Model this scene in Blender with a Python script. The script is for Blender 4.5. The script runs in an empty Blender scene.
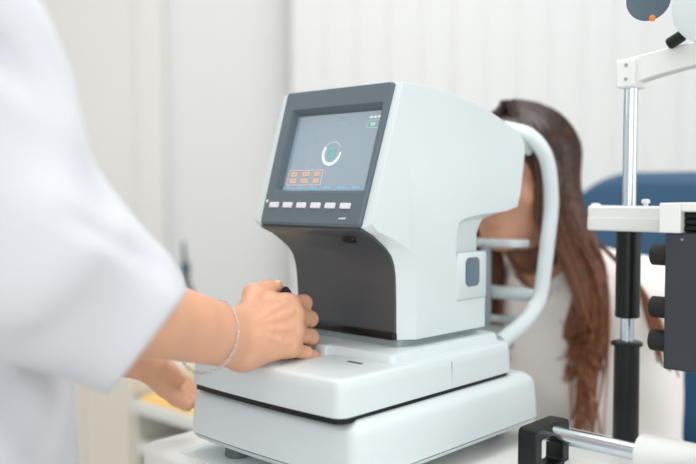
import bpy, bmesh, math, random
import numpy as np
from mathutils import Vector, Matrix

# ---------------------------------------------------------------- camera, world, lights, exposure
SC = bpy.context.scene
COL = SC.collection
F, PITCH, YAW = 846.45, 0.0479, 0.7493
TABLE = 0.75                     # table top height; local z = 0 is the table top
CAMZ = 0.3414                    # camera above the table top
OX, OY = -0.0955, 0.9911

cd = bpy.data.cameras.new('camera'); cam = bpy.data.objects.new('camera', cd); COL.objects.link(cam)
cam.location = (0, 0, TABLE + CAMZ); cam.rotation_euler = (math.pi / 2 - PITCH, 0, 0)
cd.sensor_width = 36; cd.lens = F * 36 / 696; cd.clip_start = 0.02
cd.dof.use_dof = True; cd.dof.focus_distance = 1.02; cd.dof.aperture_fstop = 1.9
SC.camera = cam

w = bpy.data.worlds.new('World'); SC.world = w; w.use_nodes = True
bg = w.node_tree.nodes['Background']; bg.inputs[0].default_value = (0.95, 0.975, 1.0, 1); bg.inputs[1].default_value = 0.78

def area(name, loc, target, size, power, color=(1, 1, 1), sy=None):
    d = bpy.data.lights.new(name, 'AREA'); d.energy = power; d.color = color
    d.shape = 'RECTANGLE'; d.size = size; d.size_y = sy or size
    o = bpy.data.objects.new(name, d); COL.objects.link(o); o.location = loc
    o.rotation_euler = (Vector(target) - Vector(loc)).to_track_quat('-Z', 'Y').to_euler()
    return o
area('ceiling_light_near', (0.25, 1.1, 2.66), (0.25, 1.1, 0), 1.4, 22, (1, 0.985, 0.975))
area('ceiling_light_far', (0.3, 1.9, 2.66), (0.3, 1.9, 0), 1.8, 11, (1, 0.99, 0.985))
area('fill_light_left', (-2.3, 0.6, 1.9), (0.2, 1.1, 0.9), 1.6, 12, (0.96, 0.985, 1.0), 1.4)  # added fill for the sleeve and base front; no window stands there
area('fill_light_right', (2.6, 0.5, 1.45), (0.5, 1.4, 0.75), 1.8, 13, (0.96, 0.985, 1.0), 1.4)  # unseen fill added to brighten the housing side, not a real window
area('fill_light_behind', (0.15, -1.3, 1.35), (0.3, 1.4, 0.8), 2.0, 17, (1.0, 0.985, 0.97), 1.2)  # fill added behind the camera to lift the blouse; no such source in the room
SC.view_settings.view_transform = 'Standard'; SC.view_settings.look = 'None'
SC.view_settings.exposure = 0.07; SC.view_settings.gamma = 1.0

# ---------------------------------------------------------------- helpers
rng = random.Random(7)
CU, SU = math.cos(YAW), math.sin(YAW)
def pt(x, y, d):
    """a point of the photograph taken d metres in front of the camera, in device axes (u right, v towards the patient, z up)"""
    a = (x - 348) / F; b = (232 - y) / F
    r = (a, math.cos(PITCH) + b * math.sin(PITCH), -math.sin(PITCH) + b * math.cos(PITCH))
    X, Y, Z = r[0] * d / r[1], d, r[2] * d / r[1] + CAMZ
    dx, dy = X - OX, Y - OY
    return np.array([dx * CU - dy * SU, dx * SU + dy * CU, Z])
def world_dir(x, y, z):
    return np.array([x * CU - y * SU, x * SU + y * CU, z])
def to_world(P):
    return (OX + P[0] * CU + P[1] * SU, OY - P[0] * SU + P[1] * CU, TABLE + P[2])

def lin(c):
    return tuple(((v / 255) / 12.92 if v <= 10 else (((v / 255) + 0.055) / 1.055) ** 2.4) for v in c)
MATS = {}
def mat(name, rgb, rough=0.5, metal=0.0, bump=0.0, bscale=200, var=0.0, vscale=8, emit=0.0, sss=0.0, spec=0.5, coat=0.0):
    if name in MATS: return MATS[name]
    m = bpy.data.materials.new(name); m.use_nodes = True
    nt = m.node_tree; b = nt.nodes['Principled BSDF']
    c = lin(rgb) + (1,)
    b.inputs['Base Color'].default_value = c
    b.inputs['Roughness'].default_value = rough; b.inputs['Metallic'].default_value = metal
    b.inputs['Specular IOR Level'].default_value = spec
    b.inputs['Coat Weight'].default_value = coat
    tc = nt.nodes.new('ShaderNodeTexCoord')
    if var > 0:
        n = nt.nodes.new('ShaderNodeTexNoise'); n.inputs['Scale'].default_value = vscale; n.inputs['Detail'].default_value = 4
        nt.links.new(tc.outputs['Object'], n.inputs['Vector'])
        mx = nt.nodes.new('ShaderNodeMix'); mx.data_type = 'RGBA'
        mx.inputs[6].default_value = tuple(v * (1 - var) for v in c[:3]) + (1,)
        mx.inputs[7].default_value = tuple(min(1, v * (1 + var)) for v in c[:3]) + (1,)
        nt.links.new(n.outputs['Fac'], mx.inputs[0]); nt.links.new(mx.outputs[2], b.inputs['Base Color'])
    if bump > 0:
        n2 = nt.nodes.new('ShaderNodeTexNoise'); n2.inputs['Scale'].default_value = bscale; n2.inputs['Detail'].default_value = 3
        nt.links.new(tc.outputs['Object'], n2.inputs['Vector'])
        bp = nt.nodes.new('ShaderNodeBump'); bp.inputs['Strength'].default_value = bump; bp.inputs['Distance'].default_value = 0.002
        nt.links.new(n2.outputs['Fac'], bp.inputs['Height']); nt.links.new(bp.outputs['Normal'], b.inputs['Normal'])
    if emit > 0:
        b.inputs['Emission Color'].default_value = c; b.inputs['Emission Strength'].default_value = emit
    if sss > 0:
        b.inputs['Subsurface Weight'].default_value = sss
        b.inputs['Subsurface Radius'].default_value = (0.012, 0.005, 0.003); b.inputs['Subsurface Scale'].default_value = 0.5
    MATS[name] = m; return m

class Thing:
    def __init__(s, name, base, label, cat, group=None, rot=True):
        o = bpy.data.objects.new(name, None); COL.objects.link(o); o.empty_display_size = 0.05
        s.o = o; s.base = np.array(base, float)
        o.location = to_world(base); o.rotation_euler = (0, 0, -YAW)
        o['label'] = label; o['category'] = cat
        if group: o['group'] = group

def link(name, V, Fc, m, th=None, parent=None, smooth=True, angle=35, mods=()):
    """th: the Thing the vertices (device axes) belong to; parent: optional part to hang the piece from"""
    V = np.asarray(V, float)
    if th is not None: V = V - th.base
    me = bpy.data.meshes.new(name)
    me.from_pydata([tuple(p) for p in V], [], [tuple(f) for f in Fc]); me.update()
    bm = bmesh.new(); bm.from_mesh(me); bmesh.ops.recalc_face_normals(bm, faces=bm.faces); bm.to_mesh(me); bm.free()
    if smooth:
        me.polygons.foreach_set('use_smooth', [True] * len(me.polygons))
        me.set_sharp_from_angle(angle=math.radians(angle))
    me.materials.append(m)
    o = bpy.data.objects.new(name, me); COL.objects.link(o)
    if parent is not None: o.parent = parent
    elif th is not None: o.parent = th.o
    return o
def join(*parts):
    V, Fc, n = [], [], 0
    for v, f in parts:
        V += [tuple(p) for p in v]; Fc += [tuple(i + n for i in q) for q in f]; n += len(v)
    return V, Fc
def bevel(o, width, seg=3, ang=30):
    b = o.modifiers.new('bevel', 'BEVEL'); b.width = width; b.segments = seg; b.limit_method = 'ANGLE'; b.angle_limit = math.radians(ang)
    b.harden_normals = False
    return o
def loft(rings, cap=True, closed=True):
    n = len(rings[0]); V = [tuple(p) for r in rings for p in r]; Fc = []
    for i in range(len(rings) - 1):
        for j in range(n if closed else n - 1):
            k = (j + 1) % n
            Fc.append((i * n + j, i * n + k, (i + 1) * n + k, (i + 1) * n + j))
    if cap:
        Fc.append(tuple(range(n))[::-1]); Fc.append(tuple((len(rings) - 1) * n + j for j in range(n)))
    return V, Fc
def rrect(x0, x1, y0, y1, r, n=6, bow=0.0, seg=8):
    """rounded rectangle, counter-clockwise, optionally bowed outwards along y0"""
    P = []
    for cx, cy, a0 in ((x1 - r, y0 + r, -90), (x1 - r, y1 - r, 0), (x0 + r, y1 - r, 90), (x0 + r, y0 + r, 180)):
        for i in range(n + 1):
            a = math.radians(a0 + 90 * i / n); P.append((cx + r * math.cos(a), cy + r * math.sin(a)))
    for i in range(1, seg):
        P.append((x0 + r + (x1 - x0 - 2 * r) * i / seg, y0))
    if bow:
        xm, hw = (x0 + x1) / 2, (x1 - x0) / 2
        P = [(x, y - bow * (1 - ((x - xm) / hw) ** 2) * max(0, 1 - (y - y0) / (y1 - y0))) for x, y in P]
    return P
def slab(x0, x1, y0, y1, r, levels, bow=0.0, n=6):
    rings = []
    for z, o in levels:
        rings.append([(x, y, z) for x, y in rrect(x0 - o, x1 + o, y0 - o, y1 + o, max(r + o, 0.0005), n, bow)])
    return loft(rings)
def box(x0, x1, y0, y1, z0, z1):
    V = [(x, y, z) for z in (z0, z1) for x, y in ((x0, y0), (x1, y0), (x1, y1), (x0, y1))]
    return V, [(3, 2, 1, 0), (4, 5, 6, 7), (0, 1, 5, 4), (1, 2, 6, 5), (2, 3, 7, 6), (3, 0, 4, 7)]
def frame_of(d):
    d = np.array(d, float); d /= np.linalg.norm(d)
    a = np.array([0, 0, 1.0]) if abs(d[2]) < 0.9 else np.array([1.0, 0, 0])
    x = np.cross(a, d); x /= np.linalg.norm(x); return x, np.cross(d, x), d
def lathe(prof, o, axis, n=28):
    """prof: (distance along axis, radius) pairs"""
    x, y, d = frame_of(axis); o = np.array(o, float)
    return loft([[o + d * t + (x * math.cos(2 * math.pi * k / n) + y * math.sin(2 * math.pi * k / n)) * max(r, 1e-5) for k in range(n)] for t, r in prof])
def cyl(o, axis, length, r, n=28, c=0.0015):
    return lathe([(0, r - c), (c, r), (length - c, r), (length, r - c)], o, axis, n)
def spline(P, m=8):
    P = [np.array(p, float) for p in P]; out = []
    for i in range(len(P) - 1):
        p0, p1, p2, p3 = P[max(i - 1, 0)], P[i], P[i + 1], P[min(i + 2, len(P) - 1)]
        for k in range(m):
            t = k / m
            out.append(0.5 * (2 * p1 + (p2 - p0) * t + (2 * p0 - 5 * p1 + 4 * p2 - p3) * t * t + (3 * p1 - p0 - 3 * p2 + p3) * t ** 3))
    out.append(P[-1]); return out
def tube(path, ra, rb=None, n=12, up=None):
    """tube with an elliptical section: ra along 'up', rb across"""
    path = [np.array(p, float) for p in path]; m = len(path)
    ra = [ra] * m if np.isscalar(ra) else list(ra); rb = ra if rb is None else ([rb] * m if np.isscalar(rb) else list(rb))
    t0 = path[1] - path[0]; x, y, _ = frame_of(t0); ref = np.array(up, float) if up is not None else y
    rings = []
    for i, p in enumerate(path):
        t = path[min(i + 1, m - 1)] - path[max(i - 1, 0)]; t /= max(np.linalg.norm(t), 1e-9)
        a = ref - t * (ref @ t); a /= max(np.linalg.norm(a), 1e-9)
        if up is None: ref = a
        b = np.cross(t, a)
        rings.append([p + a * ra[i] * math.cos(2 * math.pi * k / n) + b * rb[i] * math.sin(2 * math.pi * k / n) for k in range(n)])
    return loft(rings)

# signed distance modelling (numpy) + surface nets, for bodies and cloth
def rcone(P, a, b, ra, rb):
    a = np.array(a, np.float32); b = np.array(b, np.float32); ab = b - a
    t = np.clip(((P - a) @ ab) / float(ab @ ab), 0, 1)
    return np.linalg.norm(P - a - t[..., None] * ab, axis=-1) - (ra + (rb - ra) * t)
def ell(P, c, r, R=None):
    q = P - np.array(c, np.float32)
    if R is not None: q = q @ np.array(R, np.float32)
    r = np.array(r, np.float32)
    k = np.linalg.norm(q / r, axis=-1); k2 = np.linalg.norm(q / (r * r), axis=-1)
    return k * (k - 1) / np.maximum(k2, 1e-6)
def smin(a, b, k):
    h = np.clip(0.5 + 0.5 * (b - a) / k, 0, 1)
    return b + (a - b) * h - k * h * (1 - h)
def smax(a, b, k): return -smin(-a, -b, k)
def chain(P, pts, rad, k=0.006):
    d = None
    for i in range(len(pts) - 1):
        e = rcone(P, pts[i], pts[i + 1], rad[i], rad[i + 1]); d = e if d is None else smin(d, e, k)
    return d
def nets(sdf, lo, hi, h):
    lo = np.array(lo, float); hi = np.array(hi, float)
    n = np.ceil((hi - lo) / h).astype(int) + 1
    ax = [(lo[i] + h * np.arange(n[i])).astype(np.float32) for i in range(3)]
    D = np.empty(n, np.float32)
    st = max(1, int(400000 / (n[1] * n[2])))
    for i in range(0, n[0], st):
        G = np.stack(np.meshgrid(ax[0][i:i + st], ax[1], ax[2], indexing='ij'), -1)
        D[i:i + st] = sdf(G)
    S = D < 0
    c = [S[i:n[0] - 1 + i, j:n[1] - 1 + j, k:n[2] - 1 + k] for i in (0, 1) for j in (0, 1) for k in (0, 1)]
    s = sum(x.astype(np.int8) for x in c); mask = (s > 0) & (s < 8)
    idx = np.argwhere(mask); ids = -np.ones(mask.shape, np.int64); ids[mask] = np.arange(len(idx))
    acc = np.zeros((len(idx), 3)); cnt = np.zeros(len(idx))
    corners = [(i, j, k) for i in (0, 1) for j in (0, 1) for k in (0, 1)]
    for a in corners:
        for d in range(3):
            if a[d]: continue
            b = list(a); b[d] = 1
            A = idx + a; B = idx + b
            da = D[A[:, 0], A[:, 1], A[:, 2]]; db = D[B[:, 0], B[:, 1], B[:, 2]]
            m = (da < 0) != (db < 0); t = np.where(m, da / np.where(m, da - db, 1), 0)
            p = np.repeat(np.array(a, float)[None], len(idx), 0); p[:, d] += t
            acc[m] += p[m]; cnt[m] += 1
    V = lo + (idx + acc / cnt[:, None]) * h
    Fc = []
    for d in range(3):
        e = [(d + 1) % 3, (d + 2) % 3]
        sl0 = [slice(None)] * 3; sl1 = [slice(None)] * 3
        sl0[d] = slice(0, n[d] - 1); sl1[d] = slice(1, n[d])
        for x in e: sl0[x] = slice(1, n[x] - 1); sl1[x] = slice(1, n[x] - 1)
        X = S[tuple(sl0)] != S[tuple(sl1)]
        q = np.argwhere(X)
        off = np.zeros(3, int)
        for x in e: off[x] = 1
        q = q + off
        if len(q) == 0: continue
        def g(a, b):
            r = q.copy(); r[:, e[0]] -= a; r[:, e[1]] -= b
            return ids[r[:, 0], r[:, 1], r[:, 2]]
        Q = np.stack([g(0, 0), g(1, 0), g(1, 1), g(0, 1)], 1)
        fl = S[tuple(sl0)][X]
        Q[~fl] = Q[~fl][:, ::-1]
        Fc.append(Q)
    return V, np.concatenate(Fc)

# ---------------------------------------------------------------- materials
WHITE = mat('white_plastic', (217, 227, 230), 0.38, bump=0.03, bscale=600)
WHITE2 = mat('cool_white_plastic', (214, 224, 227), 0.45, bump=0.03, bscale=600)
TRIM = mat('grey_trim', (150, 163, 166), 0.5)
BEZEL = mat('slate_plastic', (90, 105, 113), 0.45, bump=0.04, bscale=900)
PANEL = mat('charcoal_panel', (72, 76, 80), 0.42)
BLACK = mat('black_plastic', (16, 18, 20), 0.32, spec=0.35)
RUB = mat('black_rubber', (18, 18, 19), 0.7)
BOXM = mat('graphite_metal', (50, 54, 62), 0.55, bump=0.05, bscale=500)
CHROME = mat('chrome', (205, 214, 220), 0.16, metal=1.0)
ENAMEL = mat('white_enamel', (233, 235, 232), 0.35)
BTN = mat('button_white', (226, 228, 232), 0.4)
SKIN = mat('skin', (224, 170, 138), 0.46, bump=0.2, bscale=350, var=0.14, vscale=22, sss=0.10)
SKIN2 = mat('patient_skin', (214, 160, 132), 0.5, var=0.05, vscale=20, sss=0.2)
NAIL = mat('nail', (238, 190, 178), 0.22)
COAT = mat('white_coat_cloth', (212, 215, 221), 0.85, bump=0.12, bscale=900)
BLOUSE = mat('cream_blouse_cloth', (248, 244, 240), 0.85, bump=0.1, bscale=500)
HAIR = mat('brown_hair', (74, 44, 33), 0.36, var=0.35, vscale=30)
DARKC = mat('dark_trousers', (52, 56, 70), 0.85)
BLUE = mat('blue_vinyl', (26, 74, 108), 0.45, bump=0.05, bscale=300)
SILVER = mat('silver', (220, 220, 222), 0.22, metal=1.0)

# ---------------------------------------------------------------- the room
def ombre(m, z0, z1, c0, c1):
    nt = m.node_tree; b = nt.nodes['Principled BSDF']; tc = nt.nodes.new('ShaderNodeTexCoord'); sp_ = nt.nodes.new('ShaderNodeSeparateXYZ')
    mr = nt.nodes.new('ShaderNodeMapRange'); mr.inputs[1].default_value = z0; mr.inputs[2].default_value = z1
    mx = nt.nodes.new('ShaderNodeMix'); mx.data_type = 'RGBA'; mx.inputs[6].default_value = lin(c0) + (1,); mx.inputs[7].default_value = lin(c1) + (1,)
    n = nt.nodes.new('ShaderNodeTexNoise'); n.inputs['Scale'].default_value = 90; n.inputs['Detail'].default_value = 3
    ad = nt.nodes.new('ShaderNodeMath'); ad.operation = 'MULTIPLY_ADD'; ad.inputs[1].default_value = 0.45
    nt.links.new(tc.outputs['Object'], sp_.inputs[0]); nt.links.new(tc.outputs['Object'], n.inputs['Vector'])
    nt.links.new(n.outputs['Fac'], ad.inputs[0]); nt.links.new(sp_.outputs['Z'], ad.inputs[2]); nt.links.new(ad.outputs[0], mr.inputs[0])
    nt.links.new(mr.outputs[0], mx.inputs[0]); nt.links.new(mx.outputs[2], b.inputs['Base Color'])
LHAIR = mat('long_brown_hair', (74, 44, 33), 0.34)
ombre(LHAIR, 0.75 + 0.22, 0.75 + 0.66, (146, 90, 56), (44, 28, 24))
def struct(name, V, Fc, m):
    o = link(name, V, Fc, m, smooth=False); o['kind'] = 'structure'; return o
FLOORM = mat('floor_vinyl', (206, 202, 195), 0.5, var=0.05, vscale=5)
WALLM = mat('wall_paint', (229, 231, 232), 0.8, bump=0.03, bscale=80)
WALLW = mat('wall_paint_warm', (230, 228, 223), 0.8, bump=0.03, bscale=80)
CEILM = mat('ceiling_paint', (244, 244, 242), 0.9)
struct('floor', *box(-2.6, 3.2, -1.5, 3.3, -0.05, 0), FLOORM)
struct('ceiling', *box(-2.6, 3.2, -1.5, 3.3, 2.7, 2.75), CEILM)
struct('wall_back', *box(-2.6, 3.2, 3.2, 3.3, 0, 2.7), WALLM)
struct('wall_left', *box(-2.7, -2.6, -1.5, 3.3, 0, 2.7), WALLW)
struct('wall_right', *box(3.2, 3.3, -1.5, 3.3, 0, 2.7), WALLM)
struct('baseboard_back', *box(-0.62, 3.2, 3.185, 3.2, 0, 0.09), CEILM)
DOORM = mat('door_cream', (229, 229, 226), 0.55, bump=0.02, bscale=60)
do = struct('door_1', *box(-1.62, -0.78, 3.15, 3.2, 0.01, 2.08), DOORM)
tr = link('trim_1', *join(box(-1.72, -1.62, 3.14, 3.2, 0, 2.18), box(-0.78, -0.68, 3.14, 3.2, 0, 2.18), box(-1.62, -0.78, 3.14, 3.2, 2.08, 2.18)), DOORM, smooth=False)
tr['kind'] = 'structure'
h = link('door_handle', *join(cyl((-0.86, 3.15, 1.02), (0, -1, 0), 0.05, 0.012), cyl((-0.86, 3.105, 1.02), (-1, 0, 0), 0.11, 0.009)), SILVER); h.parent = do

# vertical blind in front of the back wall, right of the door
bl = bpy.data.objects.new('vertical_blind', None); COL.objects.link(bl); bl.location = (1.1, 3.1, 2.6)
bl['label'] = 'white vertical blind hanging across the back wall behind the patient'; bl['category'] = 'blind'
SLAT = mat('blind_cloth', (229, 231, 232), 0.9, bump=0.05, bscale=300)
o = link('headrail', *box(-1.32, 1.9, -0.03, 0.03, 0, 0.05), ENAMEL, parent=bl, smooth=False)
pitch_s = 0.118
for i in range(27):
    x = -1.24 + i * pitch_s
    a = math.radians(3 + rng.uniform(-1.5, 1.5))
    ring = lambda z: [(x + (s * 0.0635) * math.cos(a) - c * math.sin(a), (s * 0.0635) * math.sin(a) + c * math.cos(a), z)
                      for s, c in [(-1, 0), (-.5, -.003), (0, -.004), (.5, -.003), (1, 0), (1, .0015), (.5, -.0015), (0, -.0025), (-.5, -.0015), (-1, .0015)]]
    link('slat', *loft([ring(-2.52), ring(0)]), SLAT, parent=bl)

# ---------------------------------------------------------------- the table the instruments stand on
tb = Thing('instrument_table', (0.26, 0.2, -TABLE), 'white instrument table with rounded corners carrying the eye-testing device and the slit lamp', 'table')
link('tabletop', *slab(-0.2380, 0.82, -0.028, 0.45, 0.03, [(-0.045, -0.012), (-0.04, -0.003), (-0.034, 0), (-0.008, 0), (-0.003, -0.002), (0, -0.008)], bow=0.0), ENAMEL, tb, angle=50)
link('inlay_plate', *slab(-0.165, -0.02, -0.012, 0.11, 0.006, [(-0.002, 0), (0.0012, 0), (0.0016, -0.001)]), WHITE2, tb)
for uu in (0.0, 0.55):
    link('column', *slab(uu - 0.06, uu + 0.06, 0.13, 0.24, 0.02, [(-TABLE + 0.05, 0), (-0.045, 0)]), WHITE2, tb)
    link('foot', *slab(uu - 0.06, uu + 0.06, -0.02, 0.36, 0.02, [(-TABLE, 0), (-TABLE + 0.04, 0), (-TABLE + 0.05, -0.01)]), BEZEL, tb)

# ---------------------------------------------------------------- the autorefractor
ar = Thing('autorefractor', (0, 0.18, 0.0016), 'white and slate tabletop eye-testing device with a small screen and joystick, in the centre', 'medical device')
W2 = 0.1440
for (a, b) in ((-0.092, 0.03), (0.092, 0.03), (-0.092, 0.335), (0.092, 0.335)):
    link('rubber_foot', *lathe([(0, 0.014), (0.002, 0.016), (0.018, 0.015)], (a, b, 0.0016), (0, 0, 1)), mat('grey_rubber', (96, 104, 106), 0.6), ar)
link('base_pan', *slab(-W2 - 0.003, W2, 0, 0.372, 0.015, [(0.016, -0.014), (0.018, -0.010), (0.0235, 0.000), (0.0290, 0.0040), (0.0291, 0.0000)], bow=0.005), WHITE2, ar, angle=40)
link('base_cover', *slab(-W2 - 0.003, W2, 0, 0.372, 0.015, [(0.0302, 0.0000), (0.0303, 0.0036), (0.0308, 0.0048), (0.055, 0.0035), (0.076, 0.0012), (0.0808, 0.0002), (0.0838, -0.0016), (0.0856, -0.0048), (0.0905, -0.0120), (0.0925, -0.0160)], bow=0.005), WHITE, ar, angle=40)
link('slide_plate', *slab(-0.1325, 0.1290, -0.0095, 0.327, 0.013, [(0.090, 0), (0.0985, 0)], bow=0.005), BLACK, ar)
stage = link('sliding_stage', *slab(-0.1355, 0.1315, -0.0120, 0.3315, 0.015, [(0.0965, -0.002), (0.0975, 0.0), (0.125, -0.0015), (0.1345, -0.0028), (0.1372, -0.0048), (0.1383, -0.0080), (0.1385, -0.0130)], bow=0.005), WHITE, ar, angle=40)
link('seam', *box(0.1270, 0.1312, 0.1888, 0.1893, 0.0985, 0.1300), mat('seam_grey', (178, 190, 194), 0.6), ar, parent=None, smooth=False)
link('plinth', *slab(-0.112, 0.112, 0.097, 0.322, 0.008, [(0.136, 0.002), (0.1455, 0), (0.1485, -0.002), (0.1495, -0.005)]), WHITE, ar)
lk = link('stage_lock', *slab(-0.006, 0.016, 0.083, 0.098, 0.003, [(0.136, 0), (0.149, -0.001), (0.1505, -0.003)]), WHITE, ar)
link('stage_slot', *slab(0.062, 0.084, 0.071, 0.077, 0.001, [(0.137, 0), (0.1390, 0)]), BEZEL, ar)

# housing shell: two side profiles joined by chamfers, side windows recessed at the lower back
def bw(z): return 0.0850 + (z - 0.154) * 0.027
front = [(0.1255, 0.4715), (0.0700, 0.2985), (0.0790, 0.2940), (0.0905, 0.2890), (0.1142, 0.2730), (0.1240, 0.2630), (0.1293, 0.2530), (0.1330, 0.2380), (0.1350, 0.2085), (0.1370, 0.1590)]
aoff = [0.004, 0.005, 0.007, 0.012, 0.023, 0.027, 0.028, 0.026, 0.022, 0.017]
back = [(0.2990, 0.1590), (0.3000, 0.2850), (0.3090, 0.2985), (0.3210, 0.3075), (0.3410, 0.3125), (0.3755, 0.3200), (0.3830, 0.340), (0.3925, 0.395), (0.3925, 0.408), (0.3850, 0.4185), (0.3550, 0.4330), (0.3070, 0.4490), (0.2560, 0.4610), (0.2045, 0.4680), (0.1590, 0.4715)]
HW = 0.1080
def hwp(s, v): return -HW if s < 0 else 0.0985 + (v - 0.075) * 0.030
rings = []
for s in (-1, 1):
    A = [(hwp(s, v + f), v + f, z + (0.006 if i == 1 else 0.0)) for i, ((v, z), f) in enumerate(zip(front, aoff))] + [(hwp(s, v), v, z) for v, z in back]
    B = [(s * bw(z), v, z) for v, z in front] + [(s * 0.094, 0.26 + (v - 0.26) * 1.010, max(0.159, 0.33 + (z - 0.33) * 1.010)) for v, z in back]
    rings += [A, B] if s < 0 else [B, A]
sh = link('housing', *loft(rings), WHITE, ar, angle=28)
# the cutters are joined into the shell as a boolean evaluated here, then dropped
def boolean(o, V, Fc, th):
    c = link('cut', V, Fc, WHITE, th, smooth=False)
    bm = bmesh.new(); bm.from_mesh(o.data); bmesh.ops.triangulate(bm, faces=bm.faces); bm.to_mesh(o.data); bm.free()
    md = o.modifiers.new('b', 'BOOLEAN'); md.operation = 'DIFFERENCE'; md.solver = 'EXACT'; md.object = c
    bpy.context.view_layer.update(); dg = bpy.context.evaluated_depsgraph_get(); dg.update()
    me = bpy.data.meshes.new_from_object(o.evaluated_get(dg)); o.modifiers.clear(); old = o.data; o.data = me
    bpy.data.objects.remove(c, do_unlink=True); bpy.data.meshes.remove(old)
cut2d = spline([(0.2405, 0.262), (0.2420, 0.283), (0.2465, 0.2955), (0.2575, 0.2995), (0.2775, 0.3020), (0.3175, 0.3040), (0.4075, 0.3070)], 5)
cut2d = [(p[0], p[1]) for p in cut2d] + [(0.42, 0.262)]
for s in (-1, 1):
    inner = [(s * ((0.0980 if s < 0 else 0.0945) - 0.08 * max(0, v - 0.245)), v, z) for v, z in cut2d]; outer = [(s * 0.118, v - 0.014 * (v < 0.40), z + 0.014 * (z > 0.2625) - 0.014 * (z <= 0.2625)) for v, z in cut2d]
    boolean(sh, *(lambda L: L)(loft([inner, outer])), ar)
def sidep(R_, e): return [(hwp(1, v) + e, v, z) for v, z in R_]
sp = link('service_panel', *loft([sidep(rrect(0.2365, 0.3000, 0.2, 0.2612, 0.004), -0.001), sidep(rrect(0.2365, 0.3000, 0.2, 0.2612, 0.004), 0.0005), sidep(rrect(0.2373, 0.2992, 0.2008, 0.2604, 0.004), 0.0010)]), WHITE, ar)
link('panel_window', *loft([sidep(rrect(0.2535, 0.2840, 0.216, 0.2545, 0.008), 0.0), sidep(rrect(0.2535, 0.2840, 0.216, 0.2545, 0.008), 0.0015)]), mat('smoked_window', (104, 124, 138), 0.12), ar, parent=sp)
for z_ in (0.2618, 0.1990):
    link('panel_groove', *loft([sidep([(0.2365, z_), (0.3000, z_), (0.3000, z_ + 0.0008), (0.2365, z_ + 0.0008)], e_) for e_ in (-0.001, 0.0003)]), TRIM, ar, parent=sp, smooth=False)
link('base_trim', *slab(-0.088, 0.088, 0.139, 0.312, 0.006, [(0.149, 0), (0.1605, 0)]), TRIM, ar)

# tilted front face: local s across, t down the face, n outwards
T0 = np.array([0, 0.1255, 0.4715]); TD = np.array([0, 0.0700 - 0.1255, 0.2985 - 0.4715]); TD /= np.linalg.norm(TD)
TN = np.cross(np.array([1.0, 0, 0]), TD); TN = TN if TN[1] < 0 else -TN
def fp(s, t, n=0.0): return T0 + np.array([s, 0, 0]) + TD * t + TN * n
FT = 0.1817
def ring_face(x0, x1, y0, y1, r, n, tap=0.0):
    return [fp(x * (1 - tap * y / FT), y, n) for x, y in rrect(x0, x1, y0, y1, r, 5)]
TAP = 0.060
boolean(sh, *loft([ring_face(-0.0750, 0.0840, 0.027, 0.1380, 0.003, n_, 0.02) for n_ in (-0.0075, 0.01)]), ar)
bm = bmesh.new(); bm.from_mesh(sh.data)
bmesh.ops.remove_doubles(bm, verts=bm.verts, dist=1e-5)
bmesh.ops.dissolve_limit(bm, angle_limit=math.radians(1.0), verts=bm.verts, edges=bm.edges); bm.to_mesh(sh.data); bm.free()
sh.data.polygons.foreach_set('use_smooth', [True] * len(sh.data.polygons)); sh.data.set_sharp_from_angle(angle=math.radians(28))
bevel(sh, 0.0035, 3, 32)
bz = link('front_bezel', *(lambda rr: (rr[0], rr[1]))(loft([
    ring_face(-0.0925, 0.0925, 0.000, FT, 0.004, 0.000, TAP),
    ring_face(-0.0925, 0.0925, 0.000, FT, 0.004, 0.0035, TAP),
    ring_face(-0.0905, 0.0905, 0.002, FT - 0.003, 0.004, 0.0055, TAP),
    ring_face(-0.0765, 0.0850, 0.0255, 0.1400, 0.004, 0.0055, 0.02),
    ring_face(-0.0745, 0.0830, 0.0270, 0.1375, 0.004, 0.0040, 0.02),
    ring_face(-0.0705, 0.0810, 0.0315, 0.1345, 0.003, -0.0050, 0.02), ring_face(-0.0735, 0.0835, 0.0285, 0.1370, 0.003, -0.0050, 0.02), ring_face(-0.0735, 0.0835, 0.0285, 0.1370, 0.003, 0.0, 0.02)], cap=False)), BEZEL, ar, angle=25)
SCR = mat('screen_glow', (120, 136, 148), 0.12, emit=0.42)
scr = link('screen', *loft([ring_face(-0.0704, 0.0809, 0.0320, 0.1340, 0.002, -0.0066, 0.02), ring_face(-0.0704, 0.0809, 0.0320, 0.1340, 0.002, -0.0050, 0.02)]), SCR, ar)
def sgraph(name, polys, m, n=-0.0046):
    V, Fc = [], []
    for P in polys:
        k = len(P); b = len(V)
        V += [fp(s, t, -0.0051) for s, t in P] + [fp(s, t, n) for s, t in P]
        Fc += [tuple(b + k + i for i in range(k))] + [(b + i, b + (i + 1) % k, b + k + (i + 1) % k, b + k + i) for i in range(k)]
    return link(name, V, Fc, m, ar, parent=scr, smooth=False)
def rc(x0, x1, y0, y1): return [(x0, y0), (x1, y0), (x1, y1), (x0, y1)]
def arc(cx, cy, r0, r1, a0, a1, n=6, k=22):
    out = []
    for i in range(k):
        a, b = [math.radians(a0 + (a1 - a0) * (i + e) / k) for e in (0, 1)]
        out.append([(cx + r0 * math.cos(a), cy + r0 * math.sin(a)), (cx + r1 * math.cos(a), cy + r1 * math.sin(a)), (cx + r1 * math.cos(b), cy + r1 * math.sin(b)), (cx + r0 * math.cos(b), cy + r0 * math.sin(b))])
    return out
G_W = mat('glow_white', (196, 206, 210), 0.3, emit=0.45); G_T = mat('glow_teal', (84, 160, 158), 0.3, emit=0.45)
G_O = mat('glow_orange', (222, 168, 130), 0.3, emit=0.42); G_P = mat('glow_peach', (214, 176, 160), 0.3, emit=0.5)
G_G = mat('glow_green', (140, 190, 170), 0.3, emit=0.5); G_B = mat('glow_blue', (116, 160, 188), 0.3, emit=0.38); G_L = mat('glow_lines', (150, 166, 178), 0.3, emit=0.45)
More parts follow.
